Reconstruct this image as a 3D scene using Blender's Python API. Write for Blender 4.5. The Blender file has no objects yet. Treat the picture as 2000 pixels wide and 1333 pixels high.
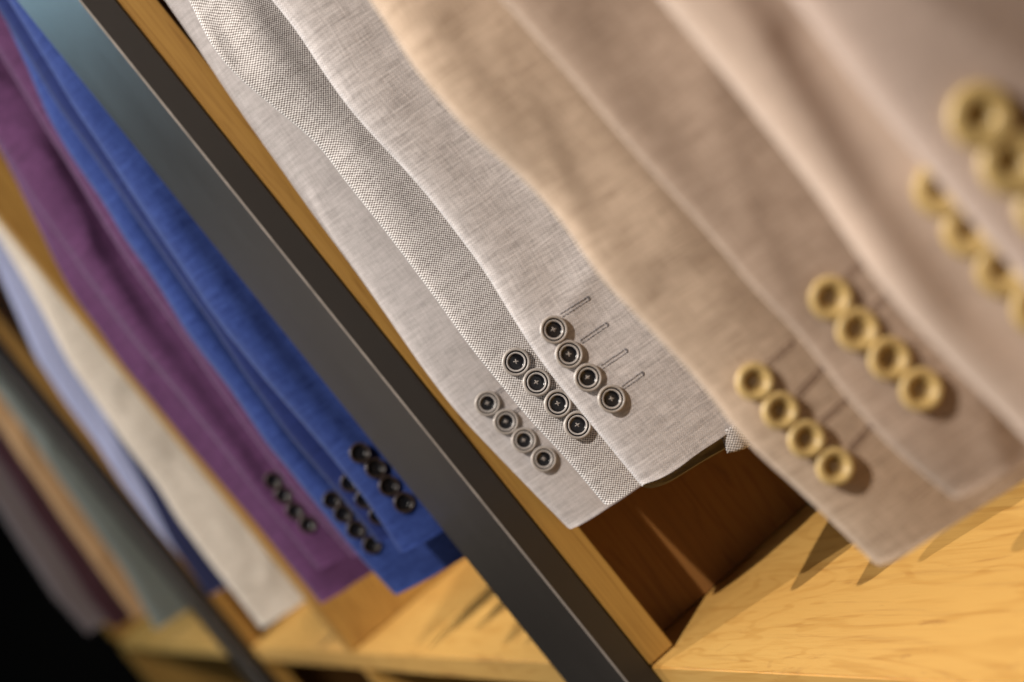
import bpy, bmesh, math, random
import numpy as np
from mathutils import Vector, Matrix, noise
from mathutils.bvhtree import BVHTree

random.seed(4)
S = bpy.context.scene
COL = S.collection

# ------------------------------------------------------------------ camera
F_PX = 4400.0                       # focal length in pixels of the 2000 px wide photograph
RX, D0 = -1250.0, -270.0            # vanishing point of the row, in level coordinates
SLOPE = 1.255                       # image slope of the plumb lines (the camera is rolled)
_n = math.hypot(1, SLOPE); CA, SA = SLOPE / _n, 1 / _n
PITCH = math.atan(-D0 / F_PX); YAW = math.atan(-RX / math.hypot(F_PX, D0))
_H = Vector((-math.cos(YAW), math.sin(YAW), 0))
_Z = Vector((0, 0, 1)); _R = _H.cross(_Z)
_F = _H * math.cos(PITCH) - _Z * math.sin(PITCH)
_D = -(_H * math.sin(PITCH) + _Z * math.cos(PITCH))


def ray(x, y):
    u, v = x - 1000.0, y - 666.5
    return _F + (_R * (u * CA - v * SA) + _D * (u * SA + v * CA)) / F_PX


CAM = -ray(1273, 1303) * 1.30       # the shelf's front left corner is the world origin


def on_x(x, y, X):
    r = ray(x, y)
    return CAM + r * ((X - CAM.x) / r.x)


cam = bpy.data.cameras.new('camera')
camo = bpy.data.objects.new('camera', cam); COL.objects.link(camo)
_right = _R * CA + _D * SA; _down = -_R * SA + _D * CA
camo.matrix_world = Matrix(((_right.x, -_down.x, -_F.x, CAM.x), (_right.y, -_down.y, -_F.y, CAM.y),
                            (_right.z, -_down.z, -_F.z, CAM.z), (0, 0, 0, 1)))
cam.sensor_width = 36.0; cam.lens = F_PX / 2000 * 36
cam.clip_start = 0.02; cam.clip_end = 60
cam.dof.use_dof = True; cam.dof.focus_distance = 1.122; cam.dof.aperture_fstop = 6.2
cam.dof.aperture_blades = 9
S.camera = camo

# ------------------------------------------------------------------ light
W = bpy.data.worlds.new('World'); S.world = W; W.use_nodes = True
bg = W.node_tree.nodes['Background']
bg.inputs['Color'].default_value = (0.50, 0.47, 0.46, 1); bg.inputs['Strength'].default_value = 0.055
S.view_settings.view_transform = 'Standard'; S.view_settings.look = 'None'
S.view_settings.exposure = 0; S.view_settings.gamma = 1; S.view_settings.use_curve_mapping = False


def look(o, target):
    o.rotation_euler = (Vector(target) - o.location).to_track_quat('-Z', 'Y').to_euler()


def spot(loc, target, power, col, size=0.02, ang=50, blend=0.4):
    l = bpy.data.lights.new('ceiling_spot', 'SPOT'); l.energy = power; l.color = col
    l.shadow_soft_size = size; l.spot_size = math.radians(ang); l.spot_blend = blend
    o = bpy.data.objects.new('ceiling_spot', l); COL.objects.link(o); o.location = loc; look(o, target)


def area(loc, target, power, col, sx, sy):
    l = bpy.data.lights.new('window_or_fill_light', 'AREA'); l.energy = power; l.color = col
    l.shape = 'RECTANGLE'; l.size = sx; l.size_y = sy
    o = bpy.data.objects.new('window_or_fill_light', l); COL.objects.link(o); o.location = loc; look(o, target)


WARM = (1.0, 0.91, 0.82)
spot((1.25, -1.25, 2.15), (0.30, 0.0, 0.28), 315, WARM, 0.018, 52, 0.8)
spot((-1.25, -1.62, 2.20), (0.62, 0.0, 0.36), 370, WARM, 0.018, 37, 1.0)
spot((-0.2, -1.3, 2.3), (-1.0, 0.05, 0.2), 330, WARM, 0.025, 42, 1.0)
spot((-1.5, -1.45, 2.3), (-2.5, 0.05, 0.1), 250, WARM, 0.03, 55, 0.8)
area((-3.3, -1.7, 1.72), (0.0, 0.0, 0.25), 42, (0.46, 0.80, 1.0), 1.2, 1.0)
area((0.35, -1.75, 1.55), (0.15, 0.0, 0.35), 15, (1.0, 0.93, 0.87), 1.1, 0.9)  # added soft warm fill in front of the jackets, not a window

area((-3.6, -1.9, 0.15), (0.0, 0.0, 0.1), 1.9, (1.0, 0.84, 0.70), 2.2, 0.9)  # added dim warm fill, out of frame, for the metal post's reflection

# ------------------------------------------------------------------ materials


class NT:
    def __init__(s, name):
        s.m = bpy.data.materials.new(name); s.m.use_nodes = True
        s.t = s.m.node_tree; s.b = s.t.nodes['Principled BSDF']

    def n(s, typ, **kw):
        x = s.t.nodes.new(typ)
        for k, v in kw.items():
            setattr(x, k, v)
        return x

    def l(s, a, b):
        s.t.links.new(a, b)

    def put(s, sock, v):
        if isinstance(v, (int, float)):
            sock.default_value = v
        elif isinstance(v, (tuple, list)):
            sock.default_value = tuple(v) + ((1,) if len(v) == 3 and sock.type == 'RGBA' else ())
        else:
            s.l(v, sock)

    def math(s, op, a, b=0.0, c=0.0, clamp=False):
        x = s.n('ShaderNodeMath', operation=op, use_clamp=clamp)
        s.put(x.inputs[0], a); s.put(x.inputs[1], b); s.put(x.inputs[2], c)
        return x.outputs[0]

    def mix(s, f, a, b, blend='MIX'):
        x = s.n('ShaderNodeMix', data_type='RGBA', blend_type=blend)
        s.put(x.inputs[0], f); s.put(x.inputs[6], a); s.put(x.inputs[7], b)
        return x.outputs[2]

    def noise(s, vec, scale=(1, 1, 1), detail=2.0, sc=1.0, rough=0.5, dist=0.0, loc=(0, 0, 0)):
        mp = s.n('ShaderNodeMapping'); mp.inputs['Scale'].default_value = scale; mp.inputs['Location'].default_value = loc
        s.l(vec, mp.inputs['Vector'])
        x = s.n('ShaderNodeTexNoise'); s.l(mp.outputs[0], x.inputs['Vector'])
        x.inputs['Scale'].default_value = sc; x.inputs['Detail'].default_value = detail
        x.inputs['Roughness'].default_value = rough; x.inputs['Distortion'].default_value = dist
        return x.outputs['Fac']

    def rng(s, v, a, b, c, d, smooth=False):
        x = s.n('ShaderNodeMapRange'); x.clamp = True
        if smooth:
            x.interpolation_type = 'SMOOTHSTEP'
        s.put(x.inputs[0], v)
        for i, q in enumerate((a, b, c, d)):
            x.inputs[i + 1].default_value = q
        return x.outputs[0]

    def bump(s, h, strength, dist):
        x = s.n('ShaderNodeBump'); x.inputs['Strength'].default_value = strength; x.inputs['Distance'].default_value = dist
        s.l(h, x.inputs['Height']); s.l(x.outputs[0], s.b.inputs['Normal'])


def fabric(name, light, dark, pu=0.0010, pv=0.0010, contrast=0.5, slub=0.5, sheen=0.15, bump=0.4, twill=False, melange=0.35):
    t = NT(name)
    uv = t.n('ShaderNodeUVMap').outputs[0]
    wob = t.noise(uv, (1, 1, 1), 1, 220)
    sp = t.n('ShaderNodeSeparateXYZ'); t.l(uv, sp.inputs[0])
    u = t.math('MULTIPLY_ADD', wob, 0.0007, sp.outputs[0]); v = t.math('MULTIPLY_ADD', wob, 0.0006, sp.outputs[1])
    au = t.math('MULTIPLY', u, 2 * math.pi / pu); av = t.math('MULTIPLY', v, 2 * math.pi / pv)
    if twill:
        pat = t.math('SINE', t.math('ADD', au, av))
    else:
        pat = t.math('MULTIPLY', t.math('SINE', au), t.math('SINE', av))
    cell = t.rng(pat, -0.55, 0.55, 0, 1, True)
    thick = t.noise(uv, (95, 1000, 1), 2, 1.0)           # slubs along the weft
    thick2 = t.noise(uv, (1000, 80, 1), 2, 1.0)          # and along the warp
    mel = t.noise(uv, (750, 750, 1), 2, 1.0)
    streak = t.noise(uv, (28, 190, 1), 3, 1.0)
    base = t.math('MULTIPLY_ADD', t.math('SUBTRACT', cell, 0.5), contrast, 0.55)
    s1 = t.math('MULTIPLY', t.math('SUBTRACT', thick, 0.5), slub * 2.0)
    s2 = t.math('MULTIPLY', t.math('SUBTRACT', thick2, 0.5), slub * 1.2)
    s3 = t.math('MULTIPLY', t.math('SUBTRACT', mel, 0.5), melange)
    s3 = t.math('ADD', s3, t.math('MULTIPLY', t.math('SUBTRACT', streak, 0.5), slub * 0.9))
    f = t.math('ADD', t.math('ADD', base, s1), t.math('ADD', s2, s3), clamp=True)
    rare = t.rng(t.noise(uv, (55, 1500, 1), 1, 1.0, loc=(3, 7, 0)), 0.70, 0.80, 0, 1)
    col = t.mix(f, dark, light)
    col = t.mix(t.math('MULTIPLY', rare, slub * 0.7), col, tuple(min(1, c * 1.22) for c in light))
    t.l(col, t.b.inputs['Base Color'])
    t.b.inputs['Roughness'].default_value = 0.92
    t.b.inputs['Specular IOR Level'].default_value = 0.15
    t.b.inputs['Sheen Weight'].default_value = sheen; t.b.inputs['Sheen Roughness'].default_value = 0.45
    h = t.math('ADD', t.math('MULTIPLY', cell, 1.0), t.math('MULTIPLY', thick, 0.8))
    t.bump(h, bump, 0.00035)
    return t.m


def plain(name, col, rough=0.5, spec=0.5, metallic=0.0, coat=0.0, sheen=0.0, vary=0.0, scale=300):
    t = NT(name)
    if vary:
        g = t.n('ShaderNodeTexCoord').outputs['Object']
        f = t.noise(g, (1, 1, 1), 3, scale)
        t.l(t.mix(t.rng(f, 0.3, 0.7, 0, 1), tuple(c * (1 - vary) for c in col), tuple(min(1, c * (1 + vary)) for c in col)),
            t.b.inputs['Base Color'])
    else:
        t.b.inputs['Base Color'].default_value = (*col, 1)
    t.b.inputs['Roughness'].default_value = rough; t.b.inputs['Specular IOR Level'].default_value = spec
    t.b.inputs['Metallic'].default_value = metallic; t.b.inputs['Coat Weight'].default_value = coat
    t.b.inputs['Sheen Weight'].default_value = sheen
    return t.m


def wood(name, axis, light, dark, line, rough=0.42, seed=0.0, wid=26.0):
    """grain runs along the given axis (0 x, 1 y, 2 z)"""
    t = NT(name)
    g = t.n('ShaderNodeTexCoord').outputs['Object']
    lng = 3.0
    sc = [wid] * 3; sc[axis] = lng
    fine = [900.0] * 3; fine[axis] = 22.0
    mid = [170.0] * 3; mid[axis] = 6.0
    a = t.noise(g, tuple(sc), 3, 1.0, 0.55, 0.6, (seed, seed * 2, seed))
    rings = t.math('SINE', t.math('MULTIPLY', a, 58.0))
    ring = t.rng(rings, 0.15, 1.0, 0, 1, True)
    m = t.noise(g, tuple(mid), 3, 1.0, 0.6, 0.3, (seed, 0, 0))
    p = t.noise(g, tuple(fine), 2, 1.0, 0.6, 0.0, (0, seed, 0))
    big = t.noise(g, tuple(x * 0.35 for x in sc), 2, 1.0, 0.5, 0.4, (seed + 5, 0, 0))
    c = t.mix(t.rng(big, 0.3, 0.7, 0, 1), light, tuple(0.5 * (x + y) for x, y in zip(light, dark)))
    c = t.mix(t.math('MULTIPLY', ring, t.rng(m, 0.35, 0.65, 0.12, 0.60)), c, dark)
    c = t.mix(t.rng(m, 0.56, 0.76, 0, 0.38), c, line)
    c = t.mix(t.rng(p, 0.54, 0.70, 0, 0.30), c, dark)
    fl = [60.0] * 3; fl[axis] = 11.0
    k = t.noise(g, tuple(fl), 4, 1.0, 0.62, 1.1, (seed + 2, seed, 1))
    c = t.mix(t.rng(k, 0.60, 0.72, 0, 0.45, True), c, line)
    t.l(c, t.b.inputs['Base Color'])
    t.b.inputs['Roughness'].default_value = rough; t.b.inputs['Specular IOR Level'].default_value = 0.35
    t.bump(p, 0.12, 0.0006)
    return t.m


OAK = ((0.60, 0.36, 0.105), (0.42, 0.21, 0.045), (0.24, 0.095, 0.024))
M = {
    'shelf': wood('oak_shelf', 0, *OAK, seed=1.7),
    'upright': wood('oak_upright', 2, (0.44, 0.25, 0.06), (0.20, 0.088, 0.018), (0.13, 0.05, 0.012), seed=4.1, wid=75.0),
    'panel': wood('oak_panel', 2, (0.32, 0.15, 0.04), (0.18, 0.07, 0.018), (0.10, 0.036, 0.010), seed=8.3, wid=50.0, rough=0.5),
    'g1': fabric('light_grey_linen', (0.61, 0.575, 0.57), (0.29, 0.267, 0.262), 0.0011, 0.0011, 0.40, 0.55),
    'g2': fabric('coarse_grey_basket_weave', (0.70, 0.67, 0.655), (0.15, 0.13, 0.12), 0.00152, 0.00152, 0.92, 0.40, melange=0.5, bump=0.6),
    'g3': fabric('pale_grey_linen', (0.655, 0.62, 0.615), (0.315, 0.29, 0.284), 0.0012, 0.0012, 0.45, 0.75),
    't1': fabric('tan_linen', (0.65, 0.505, 0.38), (0.36, 0.26, 0.182), 0.0012, 0.0012, 0.40, 0.8),
    't2': fabric('brown_linen', (0.50, 0.38, 0.295), (0.295, 0.212, 0.157), 0.0012, 0.0012, 0.40, 0.8),
    't3': fabric('rose_tan_wool', (0.62, 0.485, 0.39), (0.45, 0.34, 0.27), 0.0012, 0.0012, 0.3, 0.4),
    't4': fabric('beige_pink_wool', (0.53, 0.41, 0.345), (0.41, 0.315, 0.262), 0.0012, 0.0012, 0.3, 0.4),
    'blue': fabric('royal_blue_wool', (0.033, 0.062, 0.225), (0.009, 0.021, 0.11), 0.002, 0.002, 0.4, 1.0, sheen=0.10),
    'shaded_blue': fabric('shaded_blue_wool', (0.014, 0.026, 0.12), (0.006, 0.012, 0.065), 0.002, 0.002, 0.4, 0.8, sheen=0.1),  # royal blue with the shade between sleeves put into the colour
    'purple': fabric('plum_wool', (0.100, 0.037, 0.104), (0.040, 0.014, 0.043), 0.002, 0.002, 0.4, 0.9, sheen=0.10),
    'beige': fabric('cream_linen', (0.68, 0.625, 0.55), (0.46, 0.41, 0.35), 0.002, 0.002, 0.4, 1.1),
    'lavender': fabric('lavender_cotton', (0.35, 0.385, 0.56), (0.26, 0.285, 0.45), 0.002, 0.002, 0.4, 0.4),
    'navy': fabric('navy_wool', (0.022, 0.026, 0.075), (0.012, 0.014, 0.04), 0.002, 0.002, 0.4, 0.4, sheen=0.1),
    'teal': fabric('teal_grey_wool', (0.22, 0.25, 0.235), (0.12, 0.14, 0.135), 0.002, 0.002, 0.4, 0.6),
    'sand': fabric('sand_cotton', (0.50, 0.31, 0.16), (0.36, 0.21, 0.10), 0.002, 0.002, 0.4, 0.6),
    'maroon': fabric('maroon_wool', (0.060, 0.022, 0.030), (0.03, 0.012, 0.016), 0.002, 0.002, 0.4, 0.6, sheen=0.1),
    'mauve': fabric('mauve_grey_wool', (0.17, 0.135, 0.135), (0.10, 0.08, 0.082), 0.002, 0.002, 0.4, 0.6),
    'lining': plain('olive_satin_lining', (0.36, 0.305, 0.20), 0.6, 0.25, vary=0.15),
    'hem_tape': plain('grey_olive_hem_tape', (0.17, 0.15, 0.115), 0.9, 0.1),
    'rim': plain('grey_horn', (0.40, 0.365, 0.335), 0.33, 0.5, vary=0.12, scale=900),
    'dish': plain('black_horn', (0.008, 0.008, 0.010), 0.22, 0.5),
    'ring': plain('pale_horn', (0.50, 0.47, 0.45), 0.28, 0.5),
    'thread': plain('grey_thread', (0.38, 0.345, 0.32), 0.9, 0.2),
    'ivory': plain('yellow_horn', (0.57, 0.41, 0.165), 0.36, 0.5, vary=0.16, scale=420),
    'ivory_dish': plain('amber_horn', (0.36, 0.24, 0.085), 0.4, 0.4, vary=0.2),
    'brown_thread': plain('brown_thread', (0.24, 0.165, 0.10), 0.9, 0.2),
    'dark_rim': plain('dark_brown_horn', (0.050, 0.034, 0.028), 0.30, 0.5, vary=0.2),
    'hole_grey': plain('slate_thread', (0.17, 0.165, 0.175), 0.9, 0.2, vary=0.7, scale=2500),
    'hole_brown': plain('cocoa_thread', (0.20, 0.125, 0.09), 0.9, 0.2, vary=0.3, scale=2500),
    'black': plain('black_paint', (0.004, 0.004, 0.004), 0.8, 0.03),
}


def metal():
    t = NT('powder_coated_metal')
    g = t.n('ShaderNodeTexCoord').outputs['Object']
    f = t.noise(g, (1, 1, 1), 3, 1600)
    big = t.noise(g, (14, 14, 9), 3, 1.0)
    t.l(t.mix(t.rng(big, 0.3, 0.7, 0, 1), (0.022, 0.0175, 0.014), (0.027, 0.022, 0.018)), t.b.inputs['Base Color'])
    t.l(t.rng(big, 0.3, 0.75, 0.29, 0.33), t.b.inputs['Roughness'])
    t.b.inputs['Specular IOR Level'].default_value = 0.5
    t.bump(f, 0.25, 0.0003)
    return t.m


M['metal'] = metal()
M['pale_edge'] = plain('pale_metal_edge', (0.23, 0.20, 0.175), 0.45, 0.5, vary=0.2, scale=90)

# ------------------------------------------------------------------ helpers


def link(name, me, mat, parent=None):
    o = bpy.data.objects.new(name, me); COL.objects.link(o)
    if mat is not None and not me.materials:
        me.materials.append(mat)
    if parent is not None:
        o.parent = parent
        o.matrix_parent_inverse = parent.matrix_world.inverted()
    return o


def thing(name, label, cat, loc=(0, 0, 0), group=None):
    o = bpy.data.objects.new(name, None); COL.objects.link(o); o.location = loc
    o.matrix_world = Matrix.Translation(loc)
    o.empty_display_size = 0.03
    o['label'] = label; o['category'] = cat
    if group:
        o['group'] = group
    return o


def box(name, lo, hi, mat, parent, bev=0.0012, seg=2):
    bm = bmesh.new()
    bmesh.ops.create_cube(bm, size=1)
    for v in bm.verts:
        v.co = Vector(((lo[0] + hi[0]) / 2 + v.co.x * (hi[0] - lo[0]), (lo[1] + hi[1]) / 2 + v.co.y * (hi[1] - lo[1]),
                       (lo[2] + hi[2]) / 2 + v.co.z * (hi[2] - lo[2])))
    if bev:
        bmesh.ops.bevel(bm, geom=bm.edges[:], offset=bev, segments=seg, affect='EDGES')
    me = bpy.data.meshes.new(name); bm.to_mesh(me); bm.free()
    return link(name, me, mat, parent)


# ------------------------------------------------------------------ the wardrobe
ward = thing('display_wardrobe', 'open oak wardrobe with dark metal uprights holding a row of hanging jackets', 'wardrobe')
XR, XL, YB, ZT = 1.30, -3.754, 0.56, 1.75
for xa, xb in ((-0.0475, XR), (-0.9445, -0.0785), (-1.7125, -0.9705), (XL, -1.7455)):
    pass
box('shelf', (XL, 0.0, -0.022), (XR, YB, 0.0), M['shelf'], ward, 0.0010)
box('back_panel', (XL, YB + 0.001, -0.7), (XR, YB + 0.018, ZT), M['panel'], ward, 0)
box('top_panel', (XL, 0.0, ZT + 0.002), (XR, YB, ZT + 0.026), M['shelf'], ward, 0.001)


def upright(x, parent):
    """a flat metal post in front of an oak stile, a thinner panel behind them"""
    p = box('metal_post', (x - 0.137, -0.0175, -0.7), (x, -0.0005, ZT), M['metal'], parent, 0.0010, 1)
    p.data.materials.append(M['pale_edge'])                # paler material along the front arrises
    for f in p.data.polygons:
        if abs(abs(f.normal.x) - 0.707) < 0.05 and f.normal.y < -0.5:
            f.material_index = 1
    for za, zb in ((0.0008, ZT), (-0.7, -0.0228)):
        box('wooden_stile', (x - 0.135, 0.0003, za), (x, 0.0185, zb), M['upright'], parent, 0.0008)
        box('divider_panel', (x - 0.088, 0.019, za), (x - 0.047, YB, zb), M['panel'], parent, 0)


upright(0.0, ward)
upright(-1.665, ward)
for x0, x1 in ((-0.972, -0.943), (-3.88, -3.755)):
    box('divider_panel', (x0, -0.0006, 0.0008), (x1, YB, ZT), M['upright'], ward, 0.0008)
    box('divider_panel', (x0, -0.0006, -0.7), (x1, YB, -0.0228), M['upright'], ward, 0.0008)
box('end_panel', (-3.96, -0.9, -0.7), (-3.90, YB, ZT), M['black'], ward, 0.001)

# ------------------------------------------------------------------ sleeves


def curve(pts, X, ztop):
    P = sorted([(on_x(x, y, X).z, on_x(x, y, X).y) for x, y in pts])
    z = np.array([p[0] for p in P]); y = np.array([p[1] for p in P])
    sl = (y[-1] - y[-2]) / max(1e-4, z[-1] - z[-2]); sl = max(-0.25, min(0.25, sl))
    z = np.append(z, [z[-1] + 0.15, ztop]); y = np.append(y, [y[-1] + sl * 0.11, y[-1] + sl * 0.12])
    zz = np.arange(z[0], ztop, 0.002); yy = np.interp(zz, z, y)
    k = np.exp(-0.5 * (np.arange(-12, 13) / 4.0) ** 2); k /= k.sum()
    pad = np.concatenate([2 * yy[0] - yy[12:0:-1], yy, np.repeat(yy[-1], 12)])
    return zz, np.convolve(pad, k, 'valid')


def build_sleeve(pts, X, width=0.15, thick=0.014, slope=-0.14, tilt=0.0, folds=(), seed=1, wr=0.0022, nexp=2.3,
                 ztop=0.80, nu=88, nv=190, flare=0.035, hem_fold=True, soft=0.0009):
    zz, fy = curve(pts, X - thick * 0.85, ztop)
    z0 = zz[0]
    FL = []
    for fp, amp, wid in folds:
        q = sorted([(on_x(x, y, X).z, on_x(x, y, X).y) for x, y in fp])
        FL.append((np.array([a for a, b in q]), np.array([b for a, b in q]), amp, wid))
    verts, uvs = [], []
    for j in range(nv + 1):
        h = (j / nv) ** 1.15 * (ztop - z0 - 0.004)
        z = z0 + h
        f = float(np.interp(z, zz, fy))
        w = width + flare * min(1, h / 0.4)
        b = thick * (1 + 0.55 * min(1, h / 0.3))
        fade = math.exp(-h / 0.10)
        if hem_fold and h < 0.0018:
            b *= 0.90 + 0.10 * h / 0.0018
        for i in range(nu):
            th = 2 * math.pi * i / nu
            c, s = math.cos(th), math.sin(th)
            cc = math.copysign(abs(c) ** (2 / nexp), c); ss = math.copysign(abs(s) ** (2 / nexp), s)
            y = f + w / 2 * (1 + cc); x = X + b * (ss - 1)
            d = y - f
            zv = z + slope * d * fade + tilt * (x - X) * fade
            zv += fade * (soft * math.exp(-d / 0.0055) + 0.0007 * noise.noise(Vector((y * 60, seed * 2.0, s))))   # soft corner, hem not dead straight
            side = max(0.0, s) ** 0.7
            ed = min(1.0, d / 0.035)
            wob = noise.noise(Vector((y * 9 + seed * 3.1, zv * 2.6, seed * 1.7))) * 1.5 + noise.noise(Vector((y * 24 + seed, zv * 8.0, seed * 2.3))) * 0.5
            cr = noise.noise(Vector((y * 16 + seed * 7.7, (zv + 0.5 * y) * 5.5, seed * 4.1)))
            x += wr * (wob + 0.9 * max(0.0, 1 - abs(cr) * 7) ** 1.5) * (0.35 + 0.65 * ed)
            y += wr * 0.22 * noise.noise(Vector((seed * 5.0, zv * 14, th))) * (1 - ed)
            for fz, fyv, amp, wid in FL:
                if fz[0] - 0.05 < zv < fz[-1] + 0.05:
                    q = float(np.interp(zv, fz, fyv))
                    e = min(1.0, (zv - fz[0] + 0.05) / 0.05, (fz[-1] + 0.05 - zv) / 0.05)
                    x += amp * math.exp(-((y - q) / wid) ** 2) * side * e
            verts.append((x, y, zv)); uvs.append((d if s >= -0.02 else -d - 0.004, zv - slope * d * 0.6))
    return verts, uvs, nu, nv


def sleeve_mesh(name, data, mat, parent, lining=None):
    verts, uvs, nu, nv = data
    faces = [(j * nu + i, j * nu + (i + 1) % nu, (j + 1) * nu + (i + 1) % nu, (j + 1) * nu + i) for j in range(nv) for i in range(nu)]
    me = bpy.data.meshes.new(name); me.from_pydata(verts, [], faces); me.update()
    ul = me.uv_layers.new(name='UVMap')
    li = np.zeros(len(me.loops), dtype=np.int32); me.loops.foreach_get('vertex_index', li)
    ul.data.foreach_set('uv', np.array(uvs, dtype=np.float32)[li].ravel())
    me.polygons.foreach_set('use_smooth', np.ones(len(me.polygons), dtype=bool))
    o = link(name, me, mat, parent)
    # the turned-up hem and the lining inside
    R = 12
    cen = [sum((Vector(verts[j * nu + i]) for i in range(nu)), Vector()) / nu for j in range(R)]
    lv = []
    for j in range(R):
        k = 0.0 if j == 0 else 1.0
        for i in range(nu):
            p = Vector(verts[j * nu + i]); n = (cen[j] - p)
            n = Vector((n.x, n.y, 0)); n.normalize()
            q = p + Vector((math.copysign(min(abs(cen[j].x - p.x) * 0.5, 0.0022), cen[j].x - p.x), n.y * 0.002, 0.0006 if j == 0 else 0.0012))
            lv.append(q)
    fl = [(j * nu + i, (j + 1) * nu + i, (j + 1) * nu + (i + 1) % nu, j * nu + (i + 1) % nu) for j in range(R - 1) for i in range(nu)]
    base = len(lv)
    lm = bpy.data.meshes.new('lining'); lm.from_pydata(lv, [], fl); lm.update()
    lm.polygons.foreach_set('use_smooth', np.ones(len(lm.polygons), dtype=bool))
    link('lining', lm, lining or M['lining'], parent)
    # narrow lip closing the edge between cloth and lining
    hv = [Vector(verts[i]) for i in range(nu)] + [lv[i] for i in range(nu)]
    hm = bpy.data.meshes.new('hem'); hm.from_pydata(hv, [], [(i, nu + i, nu + (i + 1) % nu, (i + 1) % nu) for i in range(nu)]); hm.update()
    hu = hm.uv_layers.new(name='UVMap')
    for k, lp in enumerate(hm.loops):
        hu.data[k].uv = (hv[lp.vertex_index].y, hv[lp.vertex_index].x)
    link('hem', hm, M['hem_tape'], parent)
    bm = bmesh.new(); bm.from_mesh(me); bvh = BVHTree.FromBMesh(bm); bm.free()
    return o, bvh


# ------------------------------------------------------------------ buttons
def lathe(name, prof, seg=56):
    vs, fs = [], []
    n = len(prof)
    for i in range(seg):
        a = 2 * math.pi * i / seg
        for r, z in prof:
            vs.append((r * math.cos(a), r * math.sin(a), z))
    for i in range(seg):
        k = (i + 1) % seg
        for j in range(n - 1):
            fs.append((i * n + j, k * n + j, k * n + j + 1, i * n + j + 1))
    me = bpy.data.meshes.new(name); me.from_pydata(vs, [], fs)
    bm = bmesh.new(); bm.from_mesh(me); bmesh.ops.remove_doubles(bm, verts=bm.verts, dist=1e-5)
    bmesh.ops.recalc_face_normals(bm, faces=bm.faces); bm.to_mesh(me); bm.free()
    me.polygons.foreach_set('use_smooth', np.ones(len(me.polygons), dtype=bool))
    return me


def thread_mesh(r0=0.16, z=0.02, th=0.035, seed=0):
    rnd = random.Random(seed)
    bm = bmesh.new()
    pts = [(-r0, -r0), (r0, -r0), (r0, r0), (-r0, r0)]
    for a, b in ((0, 2), (1, 3), (0, 2), (1, 3), (0, 2), (1, 3)):
        off = Vector((rnd.uniform(-.05, .05), rnd.uniform(-.05, .05), 0))
        p = Vector((*pts[a], z)) + off; q = Vector((*pts[b], z)) + off
        prev = None
        for k in range(7):
            t = k / 6
            c = p.lerp(q, t) + Vector((0, 0, math.sin(math.pi * t) * (0.09 + rnd.uniform(0, .02))))
            d = (q - p).normalized(); nn = d.cross(Vector((0, 0, 1)))
            ringv = [bm.verts.new(c + (nn * math.cos(2 * math.pi * m / 6) + Vector((0, 0, 1)) * math.sin(2 * math.pi * m / 6)) * th) for m in range(6)]
            if prev:
                for m in range(6):
                    bm.faces.new((prev[m], prev[(m + 1) % 6], ringv[(m + 1) % 6], ringv[m]))
            prev = ringv
    me = bpy.data.meshes.new('thread'); bm.to_mesh(me); bm.free()
    me.polygons.foreach_set('use_smooth', np.ones(len(me.polygons), dtype=bool))
    return me


# unit radius, axis +z, back at z = 0
RIM = [(0.0, 0.0), (0.78, 0.0), (0.92, 0.05), (0.99, 0.13), (1.0, 0.20), (0.985, 0.27), (0.94, 0.325), (0.88, 0.34), (0.83, 0.33), (0.795, 0.30), (0.785, 0.25)]
GROOVE = [(0.79, 0.27), (0.785, 0.20), (0.75, 0.175), (0.71, 0.18), (0.69, 0.21)]
INNER = [(0.695, 0.205), (0.685, 0.25), (0.65, 0.265), (0.60, 0.235), (0.565, 0.20)]
DISH = [(0.57, 0.203), (0.54, 0.165), (0.48, 0.125), (0.36, 0.10), (0.2, 0.092), (0.0, 0.09)]
FAT = [(0.0, 0.0), (0.70, 0.0), (0.88, 0.05), (0.97, 0.13), (1.0, 0.24), (0.975, 0.345), (0.91, 0.415), (0.81, 0.45), (0.70, 0.44), (0.60, 0.385), (0.53, 0.31), (0.49, 0.235)]
FAT2 = [(0.0, 0.0), (0.70, 0.0), (0.88, 0.05), (0.97, 0.12), (1.0, 0.20), (0.975, 0.29), (0.90, 0.35), (0.78, 0.385), (0.62, 0.385), (0.48, 0.35), (0.38, 0.29), (0.33, 0.22)]
FATD2 = [(0.335, 0.225), (0.29, 0.165), (0.18, 0.13), (0.0, 0.12)]
FATD = [(0.495, 0.24), (0.45, 0.175), (0.36, 0.125), (0.2, 0.10), (0.0, 0.095)]
ME = {'rim': lathe('button_rim', RIM), 'groove': lathe('button_groove', GROOVE), 'inner': lathe('button_ring', INNER),
      'dish': lathe('button_dish', DISH), 'fat': lathe('button_fat', FAT), 'fatd': lathe('button_hollow', FATD), 'fat2': lathe('button_broad', FAT2), 'fatd2': lathe('button_hole', FATD2),
      'thread': thread_mesh(), 'thread_low': thread_mesh(0.14, 0.1, 0.04, 2), 'rim_dark': lathe('button_rim_dark', RIM)}
for k, m in (('rim', 'rim'), ('groove', 'dish'), ('inner', 'ring'), ('dish', 'dish'), ('fat', 'ivory'), ('fatd', 'ivory_dish'), ('fat2', 'ivory'), ('fatd2', 'ivory_dish'),
             ('thread', 'thread'), ('thread_low', 'brown_thread'), ('rim_dark', 'dark_rim')):
    ME[k].materials.append(M[m])
STYLE = {'grey': ('rim', (('groove', 'groove'), ('inner_ring', 'inner'), ('dish', 'dish'), ('thread', 'thread'))),
         'horn': ('fat', (('dish', 'fatd'), ('thread', 'thread_low'))),
         'broad': ('fat2', (('dish', 'fatd2'),)),
         'dark': ('rim_dark', (('dish', 'dish'), ('groove', 'groove')))}


def hit(bvh, x, y):
    r = ray(x, y).normalized()
    loc, nor, idx, dist = bvh.ray_cast(CAM, r)
    if loc is None:
        return None, None
    if nor.dot(r) > 0:
        nor = -nor
    return loc, nor


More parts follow.
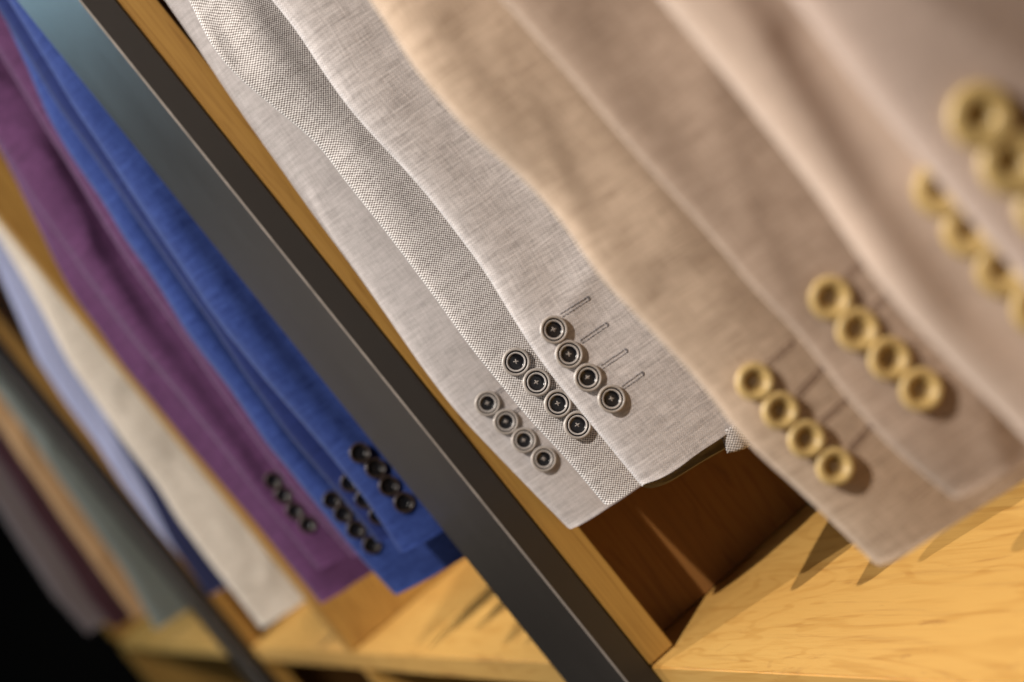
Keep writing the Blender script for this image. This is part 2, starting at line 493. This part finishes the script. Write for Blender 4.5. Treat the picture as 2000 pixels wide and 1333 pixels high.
def button(parent, bvh, x, y, diam, style, tilt=0.0):
    loc, nor = hit(bvh, x, y)
    if loc is None:
        print('button missed', x, y); return
    depth = (loc - CAM).dot(_F)
    rad = diam * depth / F_PX / 2
    n = (nor * 0.45 + Vector((1, 0, 0)) * 0.55).normalized()
    n = (n + Vector((0, random.uniform(-.06, .06), tilt + random.uniform(-.06, .06)))).normalized()
    q = n.to_track_quat('Z', 'Y').to_matrix().to_4x4()
    mw = Matrix.Translation(loc + n * 0.0006) @ q @ Matrix.Rotation(random.uniform(-.35, .35) + 0.5, 4, 'Z') @ Matrix.Diagonal((rad, rad, rad, 1))
    body, subs = STYLE[style]
    b = bpy.data.objects.new('button', ME[body]); COL.objects.link(b)
    b.parent = parent; b.matrix_parent_inverse = parent.matrix_world.inverted(); b.matrix_basis = mw
    for nm, k in subs:
        c = bpy.data.objects.new(nm, ME[k]); COL.objects.link(c); c.parent = b
    # sewing shank pressed on the cloth is hidden under the button


def buttonhole(parent, bvh, p, q, mat, wid=0.00085, rad=0.00027, dash=True):
    pts = []
    N = 40
    for k in range(N + 1):
        t = k / N
        loc, nor = hit(bvh, p[0] + (q[0] - p[0]) * t, p[1] + (q[1] - p[1]) * t)
        if loc is not None:
            pts.append((loc, nor))
    if len(pts) < 4:
        return
    bm = bmesh.new()
    rnd = random.Random(int(p[0]))

    def stitch(c, d, nor, ln):
        # one small bulged stitch
        side = nor.cross(d).normalized(); prev = None
        for m in range(5):
            t = m / 4 - 0.5
            rr = rad * (1 - (2 * t) ** 2 * 0.75)
            ring = [bm.verts.new(c + d * (t * ln) + (side * math.cos(2 * math.pi * a / 6) + nor * (math.sin(2 * math.pi * a / 6) + 0.25)) * rr) for a in range(6)]
            if prev:
                for a in range(6):
                    bm.faces.new((prev[a], prev[(a + 1) % 6], ring[(a + 1) % 6], ring[a]))
            else:
                bm.faces.new(ring)
            prev = ring
        bm.faces.new(prev[::-1])
    L = (pts[-1][0] - pts[0][0]).length
    ns = max(8, int(L / 0.0009))
    for k in range(ns):
        a = pts[min(len(pts) - 1, int(k / ns * (len(pts) - 1)))]
        nx = pts[min(len(pts) - 1, int(k / ns * (len(pts) - 1)) + 1)]
        d = (nx[0] - a[0]); d = d.normalized() if d.length > 1e-7 else Vector((0, 1, 0))
        side = a[1].cross(d).normalized()
        for sgn in (-1, 1):
            dd = (d + side * sgn * 0.55 + d * rnd.uniform(-.2, .2)).normalized()
            stitch(a[0] + side * sgn * wid * rnd.uniform(.85, 1.1), dd, a[1], 0.0011)
    e = pts[-1]; d = (pts[-1][0] - pts[-2][0]).normalized(); side = e[1].cross(d).normalized()
    for k in range(9):
        an = math.pi * (k / 8 - 0.5)
        o = d * math.cos(an) * wid * 0.9 + side * math.sin(an) * wid * 0.95
        stitch(e[0] + o, o.normalized(), e[1], 0.0011)
    me = bpy.data.meshes.new('buttonhole'); bm.to_mesh(me); bm.free()
    link('buttonhole', me, mat, parent)


def jacket(label, front, X, mat, buttons=(), diam=50, style='grey', holes=(), hole_mat=None, lining=None, group='jackets hanging in the wardrobe', body=True, **kw):
    hp = on_x(front[-1][0], front[-1][1], X)
    t = thing('suit_jacket', label, 'jacket', (X, hp.y, hp.z), group)
    if body:
        bm = bmesh.new(); nu2 = 40; rows = []
        for k in range(13):
            q = k / 12; row = []
            for i in range(nu2):
                th = 2 * math.pi * i / nu2
                c, sn = math.cos(th), math.sin(th)
                yy = 0.315 + 0.165 * math.copysign(abs(c) ** 0.8, c)
                xx = X - 0.032 + (0.012 + 0.010 * q) * math.copysign(abs(sn) ** 0.8, sn) + 0.003 * noise.noise(Vector((yy * 12, q * 3, X * 20)))
                row.append(bm.verts.new((xx, yy, hp.z + 0.025 + q * 0.68)))
            rows.append(row)
        for k in range(12):
            for i in range(nu2):
                bm.faces.new((rows[k][i], rows[k][(i + 1) % nu2], rows[k + 1][(i + 1) % nu2], rows[k + 1][i]))
        bme = bpy.data.meshes.new('jacket_body'); bm.to_mesh(bme); bm.free()
        bme.uv_layers.new(name='UVMap')
        bme.polygons.foreach_set('use_smooth', np.ones(len(bme.polygons), dtype=bool))
        link('jacket_body', bme, M[mat], t)
    o, bvh = sleeve_mesh('sleeve', build_sleeve(front, X, **kw), M[mat], t, lining)
    for i, (x, y) in enumerate(buttons):
        button(t, bvh, x, y, diam if not isinstance(diam, (list, tuple)) else diam[i], style)
    for p, q in holes:
        buttonhole(t, bvh, p, q, hole_mat)
    return t


# --- the right-hand bay: greys and tans
jacket('light grey linen jacket with the lowest grey cuff, against the near oak stile',
       [(334, 0), (385, 75), (440, 163), (500, 248), (560, 332), (620, 417), (703, 532), (750, 600), (820, 703), (880, 785), (925, 837), (1004, 920), (1115, 1036)],
       0.034, 'g1', [(951, 788), (987, 824), (1022, 861), (1061, 897)], 51, 'grey',
       holes=[((968, 770), (1000, 748)), ((1004, 806), (1036, 786)), ((1040, 843), (1070, 825))], hole_mat=M['hole_grey'], seed=1, wr=0.003, slope=-0.10,
       folds=[([(560, 200), (760, 480), (900, 640)], 0.004, 0.02)])
jacket('coarse basket weave grey jacket in sharp focus between two finer grey sleeves',
       [(379, 0), (412, 72), (457, 130), (525, 189), (588, 243), (624, 270), (682, 351), (750, 436), (808, 513), (867, 594), (917, 669), (974, 740), (1037, 819), (1105, 890), (1187, 990)],
       0.165, 'g2', [(1007, 707), (1047, 748), (1088, 789), (1127, 831)], 56.5, 'grey', seed=2, wr=0.0028, slope=-0.05, width=0.13,
       folds=[([(430, 30), (500, 160), (560, 200), (640, 280), (720, 390)], -0.011, 0.008), ([(470, 30), (540, 130), (620, 240), (720, 370)], 0.010, 0.012)])
pale = jacket('pale grey linen jacket overlapping the coarse grey sleeve, with long stitched buttonholes beside its buttons',
       [(547, 0), (588, 50), (637, 130), (682, 194), (718, 238), (777, 301), (840, 373), (898, 450), (948, 517), (988, 585), (1034, 665), (1097, 751), (1165, 834), (1258, 948)],
       0.255, 'g3', [(1080, 645), (1110, 693), (1147, 738), (1193, 780)], 57, 'grey',
       holes=[((1098, 616), (1148, 584)), ((1136, 668), (1184, 635)), ((1177, 717), (1222, 686)), ((1218, 757), (1254, 731))], hole_mat=M['hole_grey'],
       seed=3, wr=0.0026, slope=-0.125, tilt=0.33, soft=0.0042, width=0.121, flare=0.05,
       folds=[([(760, 60), (950, 330), (1120, 560)], -0.004, 0.022)])
# the coarse-woven vent underlap inside the pale grey cuff
def underlap(parent):
    A, B, C, D = (on_x(x, y, 0.2530) for x, y in ((1405, 845), (1425, 883), (1474, 861), (1450, 821)))
    bm = bmesh.new(); N = 12; g = []; uvl = bm.loops.layers.uv.new('UVMap')
    for a in range(N + 1):
        row = []
        for b in range(N + 1):
            u, v = a / N, b / N
            p = A.lerp(D, u).lerp(B.lerp(C, u), v)
            p.x += 0.004 * math.sin(math.pi * u) - 0.003 * v * v
            p.z -= 0.0012 * math.sin(math.pi * u) * v
            row.append(bm.verts.new(p))
        g.append(row)
    for a in range(N):
        for b in range(N):
            f = bm.faces.new((g[a][b], g[a + 1][b], g[a + 1][b + 1], g[a][b + 1]))
            for lp in f.loops:
                lp[uvl].uv = (lp.vert.co.y, lp.vert.co.z)
            f.smooth = True
    me = bpy.data.meshes.new('vent_underlap'); bm.to_mesh(me); bm.free()
    o = link('vent_underlap', me, M['g2'], parent)
    o['label'] = 'coarse woven cuff underlap peeking out under the hem'
    md = o.modifiers.new('thickness', 'SOLIDIFY'); md.thickness = 0.0016; md.offset = 0


underlap(pale)
jacket('tan linen jacket with cream buttons, its cuff hanging lowest over the shelf',
       [(743, 0), (786, 67), (831, 144), (885, 200), (930, 258), (985, 300), (1050, 358), (1110, 427), (1155, 500), (1202, 560), (1296, 657), (1380, 745), (1470, 870), (1560, 952), (1640, 1030), (1722, 1108)],
       0.49, 't1', [(1472, 747), (1521, 803), (1572, 858), (1628, 912)], 78, 'horn',
       holes=[((1500, 712), (1545, 672)), ((1560, 770), (1602, 724)), ((1605, 825), (1648, 786)), ((1660, 878), (1698, 836))], hole_mat=M['hole_brown'],
       seed=4, wr=0.003, slope=-0.15, width=0.14,
       folds=[([(830, 20), (1060, 300), (1260, 520)], 0.007, 0.016), ([(930, 40), (1120, 300), (1330, 560)], -0.008, 0.014), ([(980, 40), (1190, 300), (1400, 600)], 0.005, 0.012)])
jacket('brown tan linen jacket between the lowest tan cuff and the rosy tan sleeve',
       [(1005, 0), (1132, 148), (1200, 230), (1300, 345), (1400, 455), (1490, 572), (1580, 662), (1660, 768), (1752, 875), (1876, 976)],
       0.575, 't2', [(1620, 583), (1672, 645), (1733, 702), (1795, 762)], 89, 'horn',
       holes=[((1650, 545), (1700, 500)), ((1705, 605), (1755, 560))], hole_mat=M['hole_brown'], seed=5, wr=0.003, slope=-0.13, width=0.14,
       folds=[([(1200, 60), (1420, 360), (1620, 620)], -0.006, 0.016)])
jacket('rosy tan jacket with cream buttons half hidden by the nearest beige sleeve',
       [(1330, 0), (1413, 100), (1490, 199), (1557, 289), (1625, 379), (1679, 469), (1733, 550), (1782, 608), (1850, 680), (1930, 762), (2040, 880)],
       0.685, 't3', [(1838, 370), (1893, 450), (1958, 525), (2025, 600)], 118, 'broad', seed=6, wr=0.0034, slope=-0.13, width=0.14, thick=0.018,
       folds=[([(1500, 60), (1690, 380), (1860, 610)], 0.008, 0.010), ([(1570, 60), (1775, 400), (1900, 590)], -0.010, 0.013)])
jacket('nearest, most blurred beige jacket with the biggest cream buttons, rightmost in the row',
       [(1590, 0), (1690, 140), (1780, 250), (1893, 392), (1965, 478), (2035, 555), (2150, 720)],
       0.755, 't4', [(1912, 230), (1972, 322), (2045, 410), (2040, 600)], 138, 'broad', seed=8, wr=0.0034, slope=-0.13, width=0.14, thick=0.018)

# --- the middle bay: purple and blue
jacket('royal blue jacket right behind the near metal upright, its buttons beside the post edge',
       [(25, 0), (140, 190), (215, 300), (300, 430), (368, 530), (438, 635), (525, 745), (600, 830), (677, 925), (725, 985), (785, 1082)],
       -0.19, 'blue', folds=[([(330, 430), (560, 730), (700, 900)], 0.007, 0.012), ([(390, 430), (620, 730), (760, 900)], -0.007, 0.014)], buttons=[(702, 886), (732, 916), (758, 950), (788, 982)], diam=42, style='dark', seed=11, wr=0.005, thick=0.02, slope=-0.16, width=0.15)
jacket('royal blue jacket with shade in its colour, between two brighter ones, its dark buttons hard to see',
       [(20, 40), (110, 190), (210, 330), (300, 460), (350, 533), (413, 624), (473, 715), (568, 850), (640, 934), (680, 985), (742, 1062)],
       -0.245, 'shaded_blue', [(683, 943), (712, 975), (738, 1006)], 38, 'dark', seed=12, wr=0.005, thick=0.02, slope=-0.16, width=0.15)
jacket('royal blue jacket next to the plum sleeves, with the lowest blue cuff',
       [(5, 10), (52, 116), (95, 217), (140, 294), (210, 396), (252, 467), (301, 533), (368, 645), (448, 750), (525, 867), (560, 905), (639, 1005), (696, 1078), (776, 1164)],
       -0.31, 'blue', [(647, 977), (669, 1003), (694, 1034), (725, 1064)], 37, 'dark', seed=13, wr=0.005, thick=0.02, slope=-0.16, width=0.15,
       folds=[([(250, 430), (440, 700), (640, 970)], 0.008, 0.012), ([(290, 430), (490, 710), (690, 980)], -0.008, 0.012)])
jacket('narrow strip of a plum jacket showing just left of the blue sleeves',
       [(0, 95), (70, 210), (163, 358), (210, 437), (262, 520), (310, 585), (400, 715), (480, 830), (560, 940), (690, 1090)],
       -0.43, 'purple', seed=14, wr=0.005, thick=0.02, slope=-0.16, width=0.14)
jacket('plum jacket with a row of dark buttons near its cuff',
       [(0, 280), (60, 375), (123, 465), (170, 535), (218, 600), (262, 660), (350, 765), (438, 877), (525, 989), (625, 1113)],
       -0.50, 'purple', [(533, 938), (553, 967), (575, 998), (600, 1024)], 35, 'dark', seed=15, wr=0.005, thick=0.02, slope=-0.16, width=0.15,
       folds=[([(95, 330), (270, 620), (470, 890)], 0.011, 0.012), ([(150, 400), (330, 680), (540, 950)], -0.009, 0.012)])
jacket('plum jacket with the lowest purple cuff, directly beside the pale oak divider edge',
       [(0, 285), (34, 350), (73, 429), (110, 507), (147, 573), (194, 636), (236, 700), (371, 866), (500, 1020), (628, 1180)],
       -0.60, 'purple', seed=16, wr=0.005, thick=0.02, slope=-0.12, width=0.16,
       folds=[([(60, 420), (270, 720), (520, 1040)], -0.010, 0.010), ([(80, 400), (310, 700), (570, 1040)], 0.010, 0.010)])

# --- the bay beyond: cream, navy, lavender
jacket('cream linen jacket left of the pale oak divider edge',
       [(0, 465), (34, 520), (71, 586), (113, 665), (140, 715), (189, 785), (245, 866), (315, 957), (350, 1017), (420, 1111), (511, 1228)],
       -1.12, 'beige', folds=[([(330, 900), (420, 1060), (500, 1150)], -0.006, 0.016), ([(300, 860), (400, 1010), (470, 1110)], 0.006, 0.02)], seed=21, wr=0.0022, slope=-0.12, width=0.20)
jacket('dark navy jacket wedged between the cream and the lavender ones',
       [(20, 400), (60, 490), (105, 590), (140, 670), (172, 740), (208, 815), (248, 887), (297, 982), (336, 1062), (408, 1165)], -1.27, 'navy', seed=22, wr=0.004, slope=-0.12, width=0.16)
jacket('lavender blue jacket beside the dark gap by the far metal upright',
       [(0, 534), (34, 612), (73, 700), (130, 785), (189, 866), (245, 953), (298, 1024), (350, 1085), (418, 1160)],
       -1.40, 'lavender', seed=23, wr=0.004, slope=-0.12, width=0.17)

# --- the last bay, far out of focus
jacket('teal grey jacket just left of the far metal upright',
       [(0, 770), (70, 866), (120, 940), (175, 1017), (245, 1118), (305, 1231)], -2.05, 'teal', seed=31, wr=0.005, slope=-0.12, width=0.17)
jacket('sand coloured jacket between the teal grey and the maroon ones in the far blur',
       [(0, 835), (21, 866), (105, 989), (196, 1118), (264, 1210)], -2.35, 'sand', seed=32, wr=0.005, slope=-0.12, width=0.17)
jacket('dark maroon jacket in the far blur at the left',
       [(0, 905), (70, 1013), (130, 1100), (175, 1171), (222, 1230)], -2.75, 'maroon', seed=33, wr=0.005, slope=-0.12, width=0.2)
jacket('mauve grey jacket at the far left beside the black end panel',
       [(0, 1000), (50, 1080), (105, 1164), (172, 1238)], -3.2, 'mauve', seed=34, wr=0.005, slope=-0.12, width=0.22)
